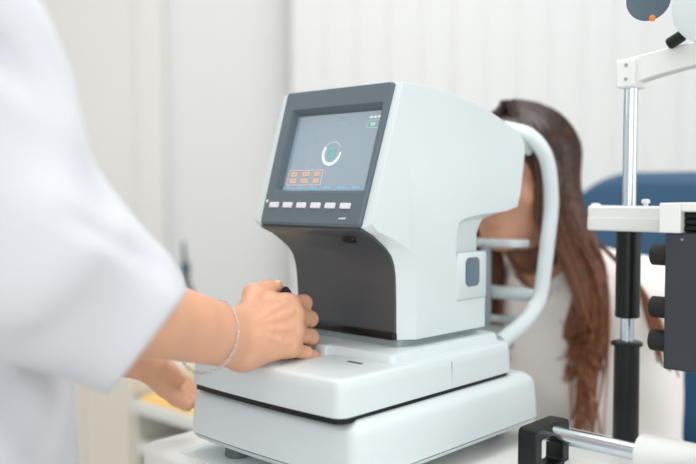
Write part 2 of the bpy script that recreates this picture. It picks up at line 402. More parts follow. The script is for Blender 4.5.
cx, cy = 0.0055, 0.0850
sgraph('ring_graphic', arc(cx, cy, 0.0122, 0.0165, 20, 215) + arc(cx, cy, 0.0135, 0.0165, -5, 20), G_W)
sgraph('arc_graphic', arc(cx, cy, 0.0140, 0.0162, 215, 330), G_L)
sgraph('centre_graphic', arc(cx, cy, 0.0040, 0.0068, 0, 360), G_T)
sgraph('bullseye_graphic', arc(cx, cy, 0.040, 0.0402, 0, 360, k=40), G_L, -0.0048)
ob = [rc(-0.0645, -0.0020, 0.1065, 0.1071), rc(-0.0645, -0.0020, 0.1262, 0.1268), rc(-0.0645, -0.0639, 0.1065, 0.1268), rc(-0.0026, -0.0020, 0.1065, 0.1268)]
sgraph('readout_border', ob, G_P)
dg_ = []
for bx, wd in ((-0.0590, 0.0125), (-0.0385, 0.0140), (-0.0165, 0.0105)):
    for ty in (0.1092, 0.1182):
        k = 3 if wd > 0.009 else 2
        for q in range(k):
            x0 = bx + q * wd / k; x1 = x0 + wd / k * 0.78
            dg_ += [rc(x0, x1, ty, ty + 0.0014), rc(x0, x1, ty + 0.0042, ty + 0.0054), rc(x0 + 0.0006, x0 + 0.0020, ty, ty + 0.0054)]
sgraph('readout_marks', dg_, G_O)
sgraph('softkey_bar', [rc(-0.0680 + i * 0.0242, -0.0680 + i * 0.0242 + 0.0135, 0.1285, 0.1325) for i in range(6)], G_B)
sgraph('status_box', [rc(0.0555, 0.0755, 0.0440, 0.0446), rc(0.0555, 0.0755, 0.0540, 0.0546), rc(0.0555, 0.0561, 0.0440, 0.0546), rc(0.0749, 0.0755, 0.0440, 0.0546), rc(0.0615, 0.0685, 0.0470, 0.0515)], G_G)
sgraph('status_marks', [rc(0.0575 + i * 0.0062, 0.0575 + i * 0.0062 + 0.0046, 0.0385, 0.0415) for i in range(3)], G_W)
sgraph('title_marks', [rc(-0.002 + i * 0.0055, -0.002 + i * 0.0055 + 0.0042, 0.0385, 0.0410) for i in range(2)], G_B)
for i in range(6):
    s = -0.0660 + i * (0.0590 + 0.0660) / 5
    R0 = lambda e, n: [fp(x, t, n) for x, t in rrect(s - 0.0084 + e, s + 0.0084 - e, 0.1530 + e, 0.1602 - e, 0.0012, 3)]
    link('button', *loft([R0(0, 0.005), R0(0, 0.0068), R0(0.0008, 0.0076)]), BTN, ar, parent=bz)
link('status_light', *lathe([(0, 0.0022), (0.0008, 0.0020), (0.0014, 0.001)], fp(-0.0815, 0.1515, 0.0052), TN, 14), mat('led_green', (190, 220, 180), 0.3, emit=0.3), ar, parent=bz)
V, Fc = [], []
for i, (a, b) in enumerate(((0.0520, 0.0555), (0.0562, 0.0600), (0.0607, 0.0630))):
    P = [(a, 0.1730), (b, 0.1730), (b + 0.0006, 0.1712 - 0.0005 * i), (a + 0.0006, 0.1712)]
    k = len(V); V += [fp(x, t, 0.0054) for x, t in P] + [fp(x, t, 0.0058) for x, t in P]
    Fc += [(k + 4, k + 5, k + 6, k + 7), (k, k + 1, k + 5, k + 4), (k + 1, k + 2, k + 6, k + 5), (k + 2, k + 3, k + 7, k + 6), (k + 3, k, k + 4, k + 7)]
link('maker_mark', V, Fc, BTN, ar, parent=bz, smooth=False)

# undercut front panel following the profile below the bezel
prof = spline([(v, z, 0) for v, z in front[1:]], 6)
nv, rows = 14, []
for p in prof:
    rows.append((p[0], p[1], bw(p[1]) - 0.0012))
V, Fc = [], []
for i, (v, z, hw_) in enumerate(rows):
    a = np.array(rows[min(i + 1, len(rows) - 1)][:2]) - np.array(rows[max(i - 1, 0)][:2]); a /= np.linalg.norm(a)
    nn = np.array([a[1], -a[0]]); nn = nn if nn[0] < 0 or (abs(nn[0]) < .3 and nn[1] < 0) else -nn
    for off in (0.0035, -0.002):
        for e in (-1, 1):
            V.append((e * hw_, v + nn[0] * off, z + nn[1] * off))
m_ = len(rows)
for i in range(m_ - 1):
    a, b = 4 * i, 4 * i + 4
    Fc += [(a, a + 1, b + 1, b), (a + 2, b + 2, b + 3, a + 3), (a, b, b + 2, a + 2), (a + 1, a + 3, b + 3, b + 1)]
Fc += [(0, 2, 3, 1), (4 * m_ - 4, 4 * m_ - 3, 4 * m_ - 1, 4 * m_ - 2)]
pn = link('front_panel', V, Fc, PANEL, ar, angle=40)
link('panel_lip', *slab(-0.0850, 0.0850, 0.1300, 0.1400, 0.002, [(0.1590, 0), (0.1660, 0), (0.1680, -0.001)]), BLACK, ar, parent=pn)
link('sensor', *loft([[(x, y - 0.004, z - 0.004 - (y - 0.088) * 0.55) for x, y in rrect(0.040, 0.060, 0.088, 0.096, 0.003)] for z in (0.2895, 0.2870)]), BLACK, ar, parent=pn)

# joystick
JU, JV = -0.0165, 0.0455
js = link('joystick', *lathe([(0, 0.020), (0.003, 0.019), (0.008, 0.010), (0.014, 0.0068), (0.05, 0.0072), (0.068, 0.0078), (0.078, 0.0074), (0.0825, 0.0055)], (JU, JV, 0.1385), (0, 0, 1)), BLACK, ar)
link('joystick_button', *lathe([(0, 0.0042), (0.002, 0.004), (0.004, 0.002)], (JU, JV, 0.2205), (0, 0, 1)), RUB, ar, parent=js)

# head support for the patient
apath = [(0.094, 0.352, 0.128), (0.094, 0.398, 0.142), (0.094, 0.435, 0.158), (0.094, 0.462, 0.182), (0.0945, 0.474, 0.225), (0.0955, 0.481, 0.268), (0.0965, 0.4885, 0.318), (0.0970, 0.481, 0.370), (0.0930, 0.468, 0.402), (0.0780, 0.453, 0.425), (0.0520, 0.446, 0.434), (0.026, 0.441, 0.4385)]
apath = apath + [(-p[0], p[1], p[2]) for p in reversed(apath)]
ap = spline(apath, 5)
link('head_support', *tube(ap, 0.0125, 0.0108, 16), WHITE2, ar, angle=60)
link('forehead_pad', *tube(spline([(0.075, 0.462, 0.407), (0.045, 0.470, 0.416), (0, 0.472, 0.419), (-0.045, 0.470, 0.416), (-0.075, 0.462, 0.407)], 5), 0.012, 0.007, 12), WHITE2, ar)
link('cross_bar', *tube([(-0.094, 0.472, 0.183), (0.094, 0.472, 0.183)], 0.0105, 0.0105, 14), WHITE2, ar)
link('lower_hoop', *tube(spline([(0.094, 0.440, 0.175), (0.075, 0.47, 0.150), (0.03, 0.48, 0.140), (-0.03, 0.48, 0.140), (-0.075, 0.47, 0.150), (-0.094, 0.440, 0.175)], 6), 0.006, 0.006, 12), WHITE2, ar)
link('support_post', *cyl((0.004, 0.452, 0.10), (0, 0, 1), 0.160, 0.0085), TRIM, ar)
link('post_bracket', *slab(-0.05, 0.05, 0.33, 0.470, 0.008, [(0.098, 0), (0.128, 0), (0.132, -0.004)]), TRIM, ar)
link('chin_rest', *slab(-0.035, 0.062, 0.445, 0.497, 0.018, [(0.2555, -0.003), (0.2575, 0), (0.2650, 0), (0.2665, -0.002)]), WHITE2, ar)

# ---------------------------------------------------------------- the slit lamp at the right
sl = Thing('slit_lamp', (0.40, 0.33, 0.0), 'slit lamp with a chrome and black post and a graphite knob box, at right', 'medical device')
PU, PV = 0.2510, 0.42
link('post', *cyl((PU, PV, 0.0), (0, 0, 1), 0.49, 0.0090), CHROME, sl)
link('post_sleeve', *cyl((PU, PV, 0.173), (0, 0, 1), 0.118, 0.0160), BLACK, sl)
link('post_sleeve', *lathe([(0, 0.0165), (0.002, 0.0170), (0.134, 0.0165), (0.1345, 0.0205), (0.1385, 0.0205), (0.140, 0.0170)], (PU, PV, 0.001), (0, 0, 1)), BLACK, sl)
link('far_post', *cyl((0.56, PV, 0.0), (0, 0, 1), 0.49, 0.0090), CHROME, sl)
br = link('bracket', *join(slab(0.199, 0.305, 0.397, 0.443, 0.010, [(0.2890, -0.002), (0.2910, 0), (0.3060, 0), (0.3065, -0.001)]), slab(0.199, 0.560, 0.399, 0.441, 0.009, [(0.3062, 0), (0.3200, 0), (0.3220, -0.002)])), ENAMEL, sl)
link('bracket_screw', *lathe([(0, 0.003), (0.004, 0.003), (0.005, 0.0055), (0.009, 0.005), (0.010, 0.003)], (0.2790, 0.408, 0.3215), (0, 0, 1), 16), ENAMEL, sl, parent=br)
link('bracket_screw', *lathe([(0, 0.007), (0.003, 0.006), (0.004, 0.003)], (0.2060, 0.415, 0.3215), (0, 0, 1), 16), ENAMEL, sl, parent=br)
# arched top plate
R0 = []
for i in range(25):
    u = 0.2385 + (0.62 - 0.2385) * i / 24; k = 1 - ((u - 0.43) / 0.1915) ** 2
    zb, zt = 0.4775 + 0.027 * k, 0.5130 + 0.018 * k
    R0.append([(u, 0.408, zb), (u, 0.408, zt), (u, 0.432, zt), (u, 0.432, zb)])
tp = link('top_plate', *loft(R0), ENAMEL, sl, angle=30); bevel(tp, 0.0015, 2)
eb = link('end_block', *box(0.2375, 0.2640, 0.402, 0.438, 0.4770, 0.5140), ENAMEL, sl); bevel(eb, 0.003, 2)
for z in (0.4880, 0.5060):
    link('screw', *lathe([(0, 0.0026), (0.001, 0.0024), (0.0014, 0.001)], (0.2520, 0.4023, z), (0, -1, 0), 12), TRIM, sl, parent=eb)
link('top_knob', *lathe([(0, 0.006), (0.002, 0.0075), (0.020, 0.0075), (0.022, 0.006)], (0.306, 0.405, 0.5265), (0.85, 0, 0.45), 20), BLACK, sl)
link('lamp_head', *lathe([(0, 0.036), (0.004, 0.043), (0.06, 0.046), (0.10, 0.044), (0.105, 0.036)], (0.394, 0.30, 0.548), (0, 1, 0), 40), WHITE2, sl)
link('lamp_head_ring', *lathe([(0, 0.028), (0.012, 0.030), (0.014, 0.022)], (0.402, 0.292, 0.592), (0, 0.3, 1), 32), BLACK, sl)
# round shield and its arm
dc = pt(648, -1, 1.02)
dsk = link('shield_disc', *lathe([(0, 0.0235), (0.0015, 0.0255), (0.004, 0.0255), (0.0055, 0.0235)], dc, world_dir(-0.12, -1, -0.55), 36), mat('slate_disc', (92, 112, 126), 0.4, var=0.15, vscale=60), sl)
link('shield_tab', *lathe([(0, 0.002), (0.001, 0.0036), (0.004, 0.0036), (0.005, 0.002)], pt(652, 17.5, 1.005), world_dir(-0.12, -1, -0.55), 14), mat('orange_plastic', (240, 140, 50), 0.5), sl, parent=dsk)
link('shield_arm', *tube(spline([dc + np.array([0.004, 0.004, 0.012]), dc + np.array([0.01, 0.01, 0.06]), (0.412, 0.34, 0.62), (0.412, 0.34, 0.575)], 6), 0.004, 0.004, 10), TRIM, sl)
# graphite control box with knobs, white cap
cb = link('control_box', *box(0.3575, 0.475, 0.28, 0.36, 0.1400, 0.2950), BOXM, sl); bevel(cb, 0.0025, 2)
for z in (0.269, 0.2085, 0.170):
    link('knob', *lathe([(0, 0.0112), (0.0012, 0.0124), (0.0175, 0.0124), (0.019, 0.0118)], (0.3385, 0.293, z), (1, 0, 0), 24), RUB, sl, parent=cb)
link('box_screw', *lathe([(0, 0.0016), (0.0008, 0.0012)], (0.377, 0.2802, 0.288), (0, -1, 0), 10), TRIM, sl, parent=cb)
cp = link('box_cap', *join(box(0.3520, 0.3765, 0.276, 0.364, 0.2950, 0.3285), box(0.3765, 0.478, 0.276, 0.364, 0.3190, 0.3285), box(0.3765, 0.478, 0.30, 0.364, 0.2950, 0.3190)), ENAMEL, sl); bevel(cp, 0.0015, 2)
for z in (0.3000, 0.3075, 0.3150):
    link('ridged_roller', *tube([(0.3770, 0.289, z), (0.476, 0.289, z)], 0.0036, 0.0036, 12), BLACK, sl, parent=cp)
link('cap_stud', *cyl((0.402, 0.32, 0.328), (0, 0, 1), 0.028, 0.009), BLACK, sl, parent=cp)
link('microscope_column', *slab(0.40, 0.45, 0.295, 0.345, 0.01, [(0.08, 0), (0.141, 0)]), ENAMEL, sl)
# carriage rail near the table front with the black end bracket
def uframe():
    O = [(0.2210, v, z) for v, z in rrect(0.196, 0.276, 0.000, 0.0640, 0.007, 5)]
    I = [(0.2210, v, z) for v, z in rrect(0.211, 0.261, 0.014, 0.0500, 0.003, 5)]
    sft = lambda R, a: [(a, p[1], p[2]) for p in R]
    V = O + sft(O, 0.2450) + sft(I, 0.2450) + I; n = len(O); Fc = []
    for q in range(4):
        for j in range(n):
            k = (j + 1) % n; a, b = q * n, ((q + 1) % 4) * n
            Fc.append((a + j, a + k, b + k, b + j))
    return V, Fc
rb = link('rail_end_bracket', *uframe(), BLACK, sl, angle=30); bevel(rb, 0.0012, 2)
link('rail', *cyl((0.2230, 0.238, 0.0520), (1, 0, 0), 0.36, 0.0100, c=0.001), CHROME, sl)
link('rail_housing', *slab(0.2245, 0.58, 0.264, 0.300, 0.004, [(0.0, 0), (0.010, 0), (0.012, -0.002)]), ENAMEL, sl)
ca = link('carriage', *lathe([(0, 0.0195), (0.003, 0.0215), (0.22, 0.0215)], (0.3515, 0.238, 0.0525), (1, 0, 0), 36), ENAMEL, sl)
link('carriage_plate', *slab(0.42, 0.58, 0.22, 0.345, 0.008, [(0.014, 0), (0.064, 0), (0.0690, -0.002)]), ENAMEL, sl)
cvr = link('carriage_cover', *loft([[(u, v, z) for u, z in ((0.372, 0.0), (0.44, 0.084), (0.58, 0.092), (0.58, 0.0))] for v in (0.170, 0.186)]), WHITE2, sl, smooth=False); bevel(cvr, 0.003, 2)
link('carriage_column', *cyl((0.425, 0.32, 0.07), (0, 0, 1), 0.02, 0.018), BLACK, sl)

# ---------------------------------------------------------------- blue chair behind the patient
ch = Thing('patient_chair', (0, 0.80, -TABLE), 'blue padded swivel chair under and behind the long-haired patient', 'chair')
def pad(u0, u1, z0, z1, v0, curve, th):
    rr = []
    for t, o in ((0, -0.03), (0.008, -0.008), (0.025, 0), (th - 0.025, 0), (th - 0.008, -0.008), (th, -0.03)):
        rr.append([(u, v0 + t + curve * (1 - ((u - 0.04) / 0.23) ** 2) + 0.12 * (z - z0), z + 0.022 * (1 - ((u - 0.04) / 0.23) ** 2) * max(0, (z - z0) / (z1 - z0))) for u, z in rrect(u0 - o, u1 + o, z0 - o, z1 + o, 0.15 + o, 10)])
    return loft(rr)
link('backrest', *pad(-0.19, 0.27, -0.34, 0.362, 0.90, 0.05, 0.09), BLUE, ch, angle=60)
link('seat', *slab(-0.20, 0.26, 0.52, 0.98, 0.08, [(-0.385, -0.02), (-0.375, 0), (-0.32, 0), (-0.305, -0.012), (-0.30, -0.04)]), BLUE, ch, angle=60)
link('back_bar', *tube(spline([(0, 0.93, -0.37), (0, 1.06, -0.37), (0, 1.085, -0.30), (0, 1.08, -0.05)], 6), 0.025, 0.012, 12), CHROME, ch)
link('gas_column', *cyl((0, 0.77, -TABLE + 0.08), (0, 0, 1), 0.29, 0.028), CHROME, ch)
for k in range(5):
    a = math.radians(72 * k + 20); e = (0.28 * math.cos(a), 0.77 + 0.28 * math.sin(a), -TABLE + 0.07)
    lg = link('leg', *tube([(0, 0.77, -TABLE + 0.10), e], [0.022, 0.014], [0.022, 0.014], 10), BLACK, ch)
    link('caster', *cyl((e[0] - 0.012 * math.sin(a), e[1] + 0.012 * math.cos(a), -TABLE + 0.028), (math.sin(a), -math.cos(a), 0), 0.024, 0.028, 20), RUB, ch, parent=lg)

# ---------------------------------------------------------------- the patient
pa = Thing('person', (0, 0.78, -TABLE), 'long-haired person in a cream blouse, face held in the device head support', 'person')
def head_sdf(P, c):
    q = P - np.array(c, np.float32)
    q = q.copy(); 
    P0 = q
    d = ell(P0, (0, 0.012, 0.018), (0.074, 0.094, 0.092))
    d = smin(d, ell(P0, (0, -0.030, -0.050), (0.056, 0.058, 0.070)), 0.03)
    d = smin(d, ell(P0, (0, -0.064, -0.098), (0.024, 0.022, 0.020)), 0.025)
    d = smin(d, rcone(P0, (0, -0.084, -0.002), (0, -0.106, -0.040), 0.008, 0.012), 0.012)
    d = smin(d, ell(P0, (0.013, -0.094, -0.044), (0.009, 0.010, 0.008)), 0.006); d = smin(d, ell(P0, (-0.013, -0.094, -0.044), (0.009, 0.010, 0.008)), 0.006)
    for s in (-1, 1):
        d = smax(d, -ell(P0, (s * 0.032, -0.100, 0.000), (0.019, 0.018, 0.013)), 0.012)
        d = smin(d, ell(P0, (s * 0.031, -0.073, 0.0), (0.0125, 0.0125, 0.0125)), 0.003)
        d = smin(d, ell(P0, (s * 0.076, 0.012, -0.012), (0.008, 0.018, 0.030)), 0.006)
        d = smin(d, ell(P0, (s * 0.043, -0.060, -0.035), (0.020, 0.020, 0.018)), 0.02)
    d = smin(d, ell(P0, (0, -0.088, -0.066), (0.023, 0.011, 0.0055)), 0.005)
    d = smin(d, ell(P0, (0, -0.086, -0.076), (0.020, 0.011, 0.006)), 0.005)
    return d
HC = (-0.006, 0.566, 0.366)
def arm_pts(s): return [(s * 0.142, 0.725, 0.150), (s * 0.152, 0.745, -0.12), (s * 0.13, 0.545, -0.115)]
def torso_sdf(P, g=0.0):
    d = ell(P, (0, 0.735, 0.065), (0.165 + g, 0.105 + g, 0.17 + g))
    d = smin(d, ell(P, (0, 0.80, -0.17), (0.165 + g, 0.12 + g, 0.13 + g)), 0.08)
    d = smin(d, rcone(P, (-0.145, 0.722, 0.155), (0.145, 0.722, 0.155), 0.055 + g, 0.055 + g), 0.05)
    return d
def p_body(P):
    d = head_sdf(P, HC)
    d = smin(d, rcone(P, (0, 0.600, 0.30), (0, 0.690, 0.175), 0.052, 0.060), 0.03)
    d = smin(d, torso_sdf(P), 0.04)
    for s in (-1, 1):
        A = arm_pts(s); d = smin(d, chain(P, A, [0.046, 0.038, 0.026], 0.02), 0.02)
        hnd = np.array(A[2]) + np.array([-s * 0.03, -0.05, -0.006])
        d = smin(d, rcone(P, A[2], hnd, 0.024, 0.026), 0.015)
        for k in range(4):
            f0 = hnd + np.array([s * (0.020 - 0.014 * k), -0.010, 0]); f1 = f0 + np.array([-s * 0.010, -0.042 - 0.008 * (k in (1, 2)), -0.014])
            d = smin(d, rcone(P, f0, f1, 0.009, 0.0075), 0.005)
        d = smin(d, rcone(P, np.array(A[2]) + np.array([-s * 0.015, -0.02, 0]), hnd + np.array([-s * 0.045, -0.01, 0]), 0.011, 0.009), 0.008)
        d = smin(d, chain(P, [(s * 0.09, 0.80, -0.205), (s * 0.10, 0.39, -0.205), (s * 0.10, 0.42, -0.65)], [0.085, 0.056, 0.038], 0.02), 0.03)
        d = smin(d, rcone(P, (s * 0.10, 0.43, -0.715), (s * 0.105, 0.27, -0.722), 0.034, 0.026), 0.02)
    return d
Vb, Fb = nets(p_body, (-0.30, 0.22, -0.75), (0.30, 0.96, 0.50), 0.0055)
pb = link('body', Vb, Fb, SKIN2, pa, angle=180)
def wr(P, a, s=1.0):
    x, y, z = P[..., 0] * s, P[..., 1] * s, P[..., 2] * s
    return a * (np.sin(38 * x + 21 * z + 3 * np.sin(17 * y)) * 0.5 + np.sin(-27 * x + 44 * z + 31 * y) * 0.35 + np.sin(61 * y + 30 * x - 25 * z + 2 * np.sin(23 * x)) * 0.25)
def blouse(P):
    d = torso_sdf(P, 0.016)
    for s in (-1, 1):
        A = [np.array(a) for a in arm_pts(s)]
        d = smin(d, chain(P, [A[0], A[1], A[1] + (A[2] - A[1]) * 0.86], [0.060, 0.052, 0.044], 0.02), 0.03)
    d = smin(d, rcone(P, (0, 0.640, 0.205), (0, 0.680, 0.170), 0.058, 0.075), 0.03)
    d = d + wr(P, 0.005)
    d = smax(d, -rcone(P, (0, 0.56, 0.33), (0.0, 0.650, 0.190), 0.056, 0.050), 0.006)
    return smax(d, -(P[..., 2] + 0.27), 0.004)
link('blouse', *nets(blouse, (-0.34, 0.44, -0.30), (0.34, 0.96, 0.30), 0.006), BLOUSE, pa, angle=180)
def trousers(P):
    d = None
    for s in (-1, 1):
        e = chain(P, [(s * 0.09, 0.80, -0.205), (s * 0.10, 0.39, -0.203), (s * 0.10, 0.42, -0.66)], [0.091, 0.064, 0.050], 0.02)
        d = e if d is None else smin(d, e, 0.02)
    return smax(d + wr(P, 0.003), -(P[..., 2] + 0.68), 0.003)
link('trousers', *nets(trousers, (-0.22, 0.30, -0.70), (0.22, 0.92, -0.09), 0.008), DARKC, pa, angle=180)
# hair: a close cap plus many long locks, one mesh
hc = np.array(HC)
def cap(P):
    q = P - np.array(HC, np.float32)
    d = ell(q, (0, 0.016, 0.022), (0.082, 0.100, 0.098))
    d = smin(d, ell(q, (0, 0.050, -0.07), (0.070, 0.056, 0.10)), 0.03)
    face = ell(q, (0, -0.085, -0.055), (0.066, 0.090, 0.110))
    return smax(d, -face, 0.01)
hv, hf = nets(cap, hc + (-0.12, -0.13, -0.2), hc + (0.12, 0.16, 0.16), 0.005)
parts = [(hv, hf)]
def lock(path, r, n=6):
    p = spline(path, 4); m = len(p)
    rad = [r * (0.75 + 0.35 * math.sin(math.pi * min(1, i / m * 1.2))) * (1 - 0.75 * max(0, (i / m - 0.55) / 0.45)) for i in range(m)]
    parts.append(tube(p, rad, [x * 0.55 for x in rad], n))
for i in range(380):
    s = 1 if rng.random() < 0.62 else -1
    ph = rng.random()                     # 0: near the temple, 1: back of the head
    az = math.radians(12 + 150 * ph)      # around the head from the face side to the back
    def sk(el, k=1.0, a=az):
        return hc + np.array([s * 0.083 * k * math.sin(a) * math.cos(el), 0.016 - 0.100 * k * math.cos(a) * math.cos(el), 0.022 + 0.100 * k * math.sin(el)])
    A = [hc + np.array([s * 0.006, 0.00 + 0.05 * ph - 0.05 * (1 - ph), 0.122]), sk(math.radians(52)), sk(math.radians(18), 1.02), sk(math.radians(-18), 1.02)]
    if az < math.radians(48): A[3] = hc + np.array([s * 0.084, -0.035 + 0.03 * ph, -0.03]); A[2] = hc + np.array([s * 0.083, -0.045, 0.030])
    fr = rng.random()
    if s > 0 or fr < 0.15:                          # over the shoulder to the front
        lx = s * (0.072 + 0.035 * rng.random() + 0.012 * ph); ly = 0.620 + 0.022 * ph
        zt = rng.uniform(-0.12, -0.02) if rng.random() < 0.16 else rng.uniform(0.02, 0.14)
        A += [np.array([s * (0.076 + 0.012 * ph) + rng.uniform(-.008, .008), 0.572 + 0.055 * ph, 0.275]), np.array([lx * 0.95, ly + 0.004, 0.20]),
              np.array([lx + rng.uniform(-.018, .020), ly - 0.020 + rng.uniform(-.01, .01), 0.10]), np.array([s * (0.100 if rng.random() < .6 else 0.075) + rng.uniform(-.016, .028), ly - 0.030 + rng.uniform(-.02, .02), zt])]
    else:                                  # down the back
        lx = s * (0.02 + 0.10 * rng.random())
        A += [np.array([lx, 0.68 + 0.02 * rng.random(), 0.28]), np.array([lx, 0.765, 0.20]), np.array([lx * 1.1, 0.84 + rng.uniform(0, .02), 0.08]), np.array([lx * 1.15, 0.862 + rng.uniform(0, .02), rng.uniform(-0.10, 0.0)])]
    lock(A, rng.uniform(0.0034, 0.0066))
for i in range(120):                        # curtain of hair in front of the ears
    s = 1 if i % 8 else -1; e = rng.random(); f_ = rng.uniform(-.004, .006)
    lock([hc + np.array([s * 0.01, -0.015, 0.120]), hc + np.array([s * (0.046 + 0.022 * e + f_), -0.076 + 0.045 * e, 0.070]), np.array([s * (0.060 + 0.022 * e + f_), 0.505 + 0.05 * e, 0.375]), np.array([s * (0.060 + 0.02 * e + f_), 0.508 + 0.055 * e, 0.300]),
          np.array([s * (0.080 + f_), 0.560 + 0.06 * e, 0.215]), np.array([s * (0.100 + 2 * f_), 0.605 + 0.03 * e, 0.10]), np.array([s * (0.108 + 3 * f_), 0.602 + 0.03 * e, 0.05 + 0.08 * rng.random()])], rng.uniform(0.004, 0.007))
for k in range(9):                         # a few loose strands across the blouse
    e = rng.uniform(0, 1)
    lock([hc + np.array([0.10, 0.06, -0.10]), np.array([0.150, 0.66, 0.20]), np.array([0.185 + 0.02 * e, 0.645, 0.13]), np.array([0.205 + 0.035 * e, 0.63, 0.075 - 0.02 * e])], 0.004)
link('hair', *join(*parts), LHAIR, pa, parent=pb, angle=180)

# ---------------------------------------------------------------- the operator
op = Thing('person', (-0.13, -0.36, -TABLE), 'person standing at left in a white coat, right hand on the device joystick', 'person')
EL, WR_ = pt(80, 298, 0.73), pt(238, 339, 0.965)
SH = pt(-70, -60, 0.66)
# right hand in photograph pixels and distances
mcp = [pt(288, 305.5, 1.028), pt(293, 317, 1.020), pt(293, 333, 1.010), pt(289, 348, 1.000)]
pip = [pt(304, 303, 1.060), pt(310, 319, 1.058), pt(311, 337, 1.046), pt(306, 353, 1.024)]
dip = [pt(297, 309, 1.084), pt(302, 325, 1.083), pt(304, 342, 1.070), pt(313, 356, 1.036)]
tip = [pt(287, 313, 1.080), pt(290, 329, 1.079), pt(292, 345, 1.067), pt(318.5, 357, 1.046)]
rad = [(0.0120, 0.0102, 0.0088, 0.0074), (0.0120, 0.0101, 0.0089, 0.0075), (0.0112, 0.0095, 0.0085, 0.0073), (0.0098, 0.0080, 0.0070, 0.0060)]
thumb = [pt(247, 320, 0.990), pt(254, 295, 1.028), pt(267, 288.5, 1.044), pt(277, 287, 1.048)]
# two bones of the forearm make it flat at the wrist
wa, wb = pt(238, 328, 0.972), pt(243, 352, 0.962)
TEND = []
def r_hand(P):
    d = rcone(P, EL + (WR_ - EL) * 0.12, wa, 0.040, 0.0215)
    d = smin(d, rcone(P, EL + (WR_ - EL) * 0.12, wb, 0.040, 0.0205), 0.02)
    for i in range(4):
        base = wa * (1 - i / 3) + wb * (i / 3)
        d = smin(d, rcone(P, base, mcp[i], 0.0195, rad[i][0] + 0.0012), 0.014)
    hnd = None
    for i in range(4):
        e = chain(P, [mcp[i], pip[i], dip[i], tip[i]], rad[i], 0.004)
        hnd = e if hnd is None else smin(hnd, e, 0.0034)
    d = smin(d, hnd, 0.009)
    d = smin(d, chain(P, thumb, [0.018, 0.0115, 0.0098, 0.0080], 0.006), 0.010)
    d = smin(d, rcone(P, thumb[1], mcp[0], 0.010, 0.009), 0.012)          # web
    d = smin(d, rcone(P, pt(262, 322, 1.02), pt(280, 330, 1.035), 0.016, 0.013), 0.014)   # heel of the palm
    # knuckles and tendons on the back of the hand
    cen = np.array(wa) * 0.5 + np.array(wb) * 0.5
    toc = np.array([-0.35, -0.80, 0.42])
    for i in range(4):
        d = smin(d, ell(P, mcp[i] + toc * 0.0070, (0.0088,) * 3), 0.005)
    d = smin(d, ell(P, pt(246, 360, 0.945), (0.0075,) * 3), 0.012)          # ulna bump
    for c_ in TEND: d = smin(d, chain(P, c_, [0.0022, 0.0028, 0.0032, 0.0032], 0.003), 0.0045)
    return d
_t = world_dir(0.05, -0.82, 0.45); _t /= np.linalg.norm(_t)
_c = (wa + wb) / 2; _chains = []
for i in range(4):
    ch_ = []
    for t_ in (0.36, 0.58, 0.80, 0.97):
        q_ = _c * (1 - t_) + mcp[i] * t_
        st_ = np.linspace(0.05, -0.01, 241); v_ = r_hand((q_ + st_[:, None] * _t).astype(np.float32))
        h_ = st_[int(np.argmax(v_ < 0))]
        ch_.append(q_ + _t * (h_ - (0.0034 if t_ < 0.4 else 0.0015)))
    _chains.append(ch_)
TEND = _chains
allp = np.array(mcp + pip + dip + tip + thumb + [wa, wb, EL])
hv, hf = nets(r_hand, allp.min(0) - 0.045, allp.max(0) + 0.03, 0.0017)
# left hand, holding the left edge of the base
LW = pt(124, 354, 1.075)
lm = [pt(152, 356, 1.125), pt(153, 362, 1.115), pt(152, 369, 1.105), pt(149, 374, 1.095)]
lp = [pt(170, 370, 1.150), pt(170, 377, 1.140), pt(168, 384, 1.128), pt(164, 389, 1.115)]
ld = [pt(184, 382, 1.162), pt(184, 389, 1.152), pt(181, 395, 1.140), pt(176, 399, 1.124)]
lt = [pt(195, 391, 1.165), pt(195, 398, 1.155), pt(193, 403, 1.142), pt(187, 406, 1.127)]
EL2 = np.array([-0.300, -0.250, 0.235]); SH2 = np.array([-0.295, -0.395, 0.560])
def l_hand(P):
    d = rcone(P, EL2, LW, 0.040, 0.025)
    for i in range(4):
        d = smin(d, rcone(P, LW, lm[i], 0.022, 0.0115), 0.012)
        d = smin(d, chain(P, [lm[i], lp[i], ld[i], lt[i]], (0.0122, 0.0106, 0.0092, 0.0078), 0.004), 0.004)
    d = smin(d, chain(P, [pt(134, 353, 1.08), pt(156, 363, 1.095), pt(170, 372, 1.115), pt(180, 379, 1.128)], (0.018, 0.013, 0.0105, 0.008), 0.006), 0.008)
    return d
alll = np.array(lm + lp + ld + lt + [LW, EL2])
lv, lf = nets(l_hand, alll.min(0) - 0.045, alll.max(0) + 0.04, 0.0026)
HO = (SH + SH2) / 2 + np.array([0, 0.06, 0.255])
def o_torso(P, g=0.0):
    d = ell(P, (-0.115, -0.385, 0.42), (0.150 + g, 0.098 + g, 0.21 + g))
    d = smin(d, ell(P, (-0.115, -0.410, 0.10), (0.150 + g, 0.105 + g, 0.17 + g)), 0.09)
    d = smin(d, rcone(P, SH, SH2, 0.050 + g, 0.050 + g), 0.06)
    for s in (-1, 1):
        d = smin(d, ell(P, (-0.115 + s * 0.070, -0.310, 0.430), (0.062 + g, 0.055 + g, 0.062 + g)), 0.03)
    return d
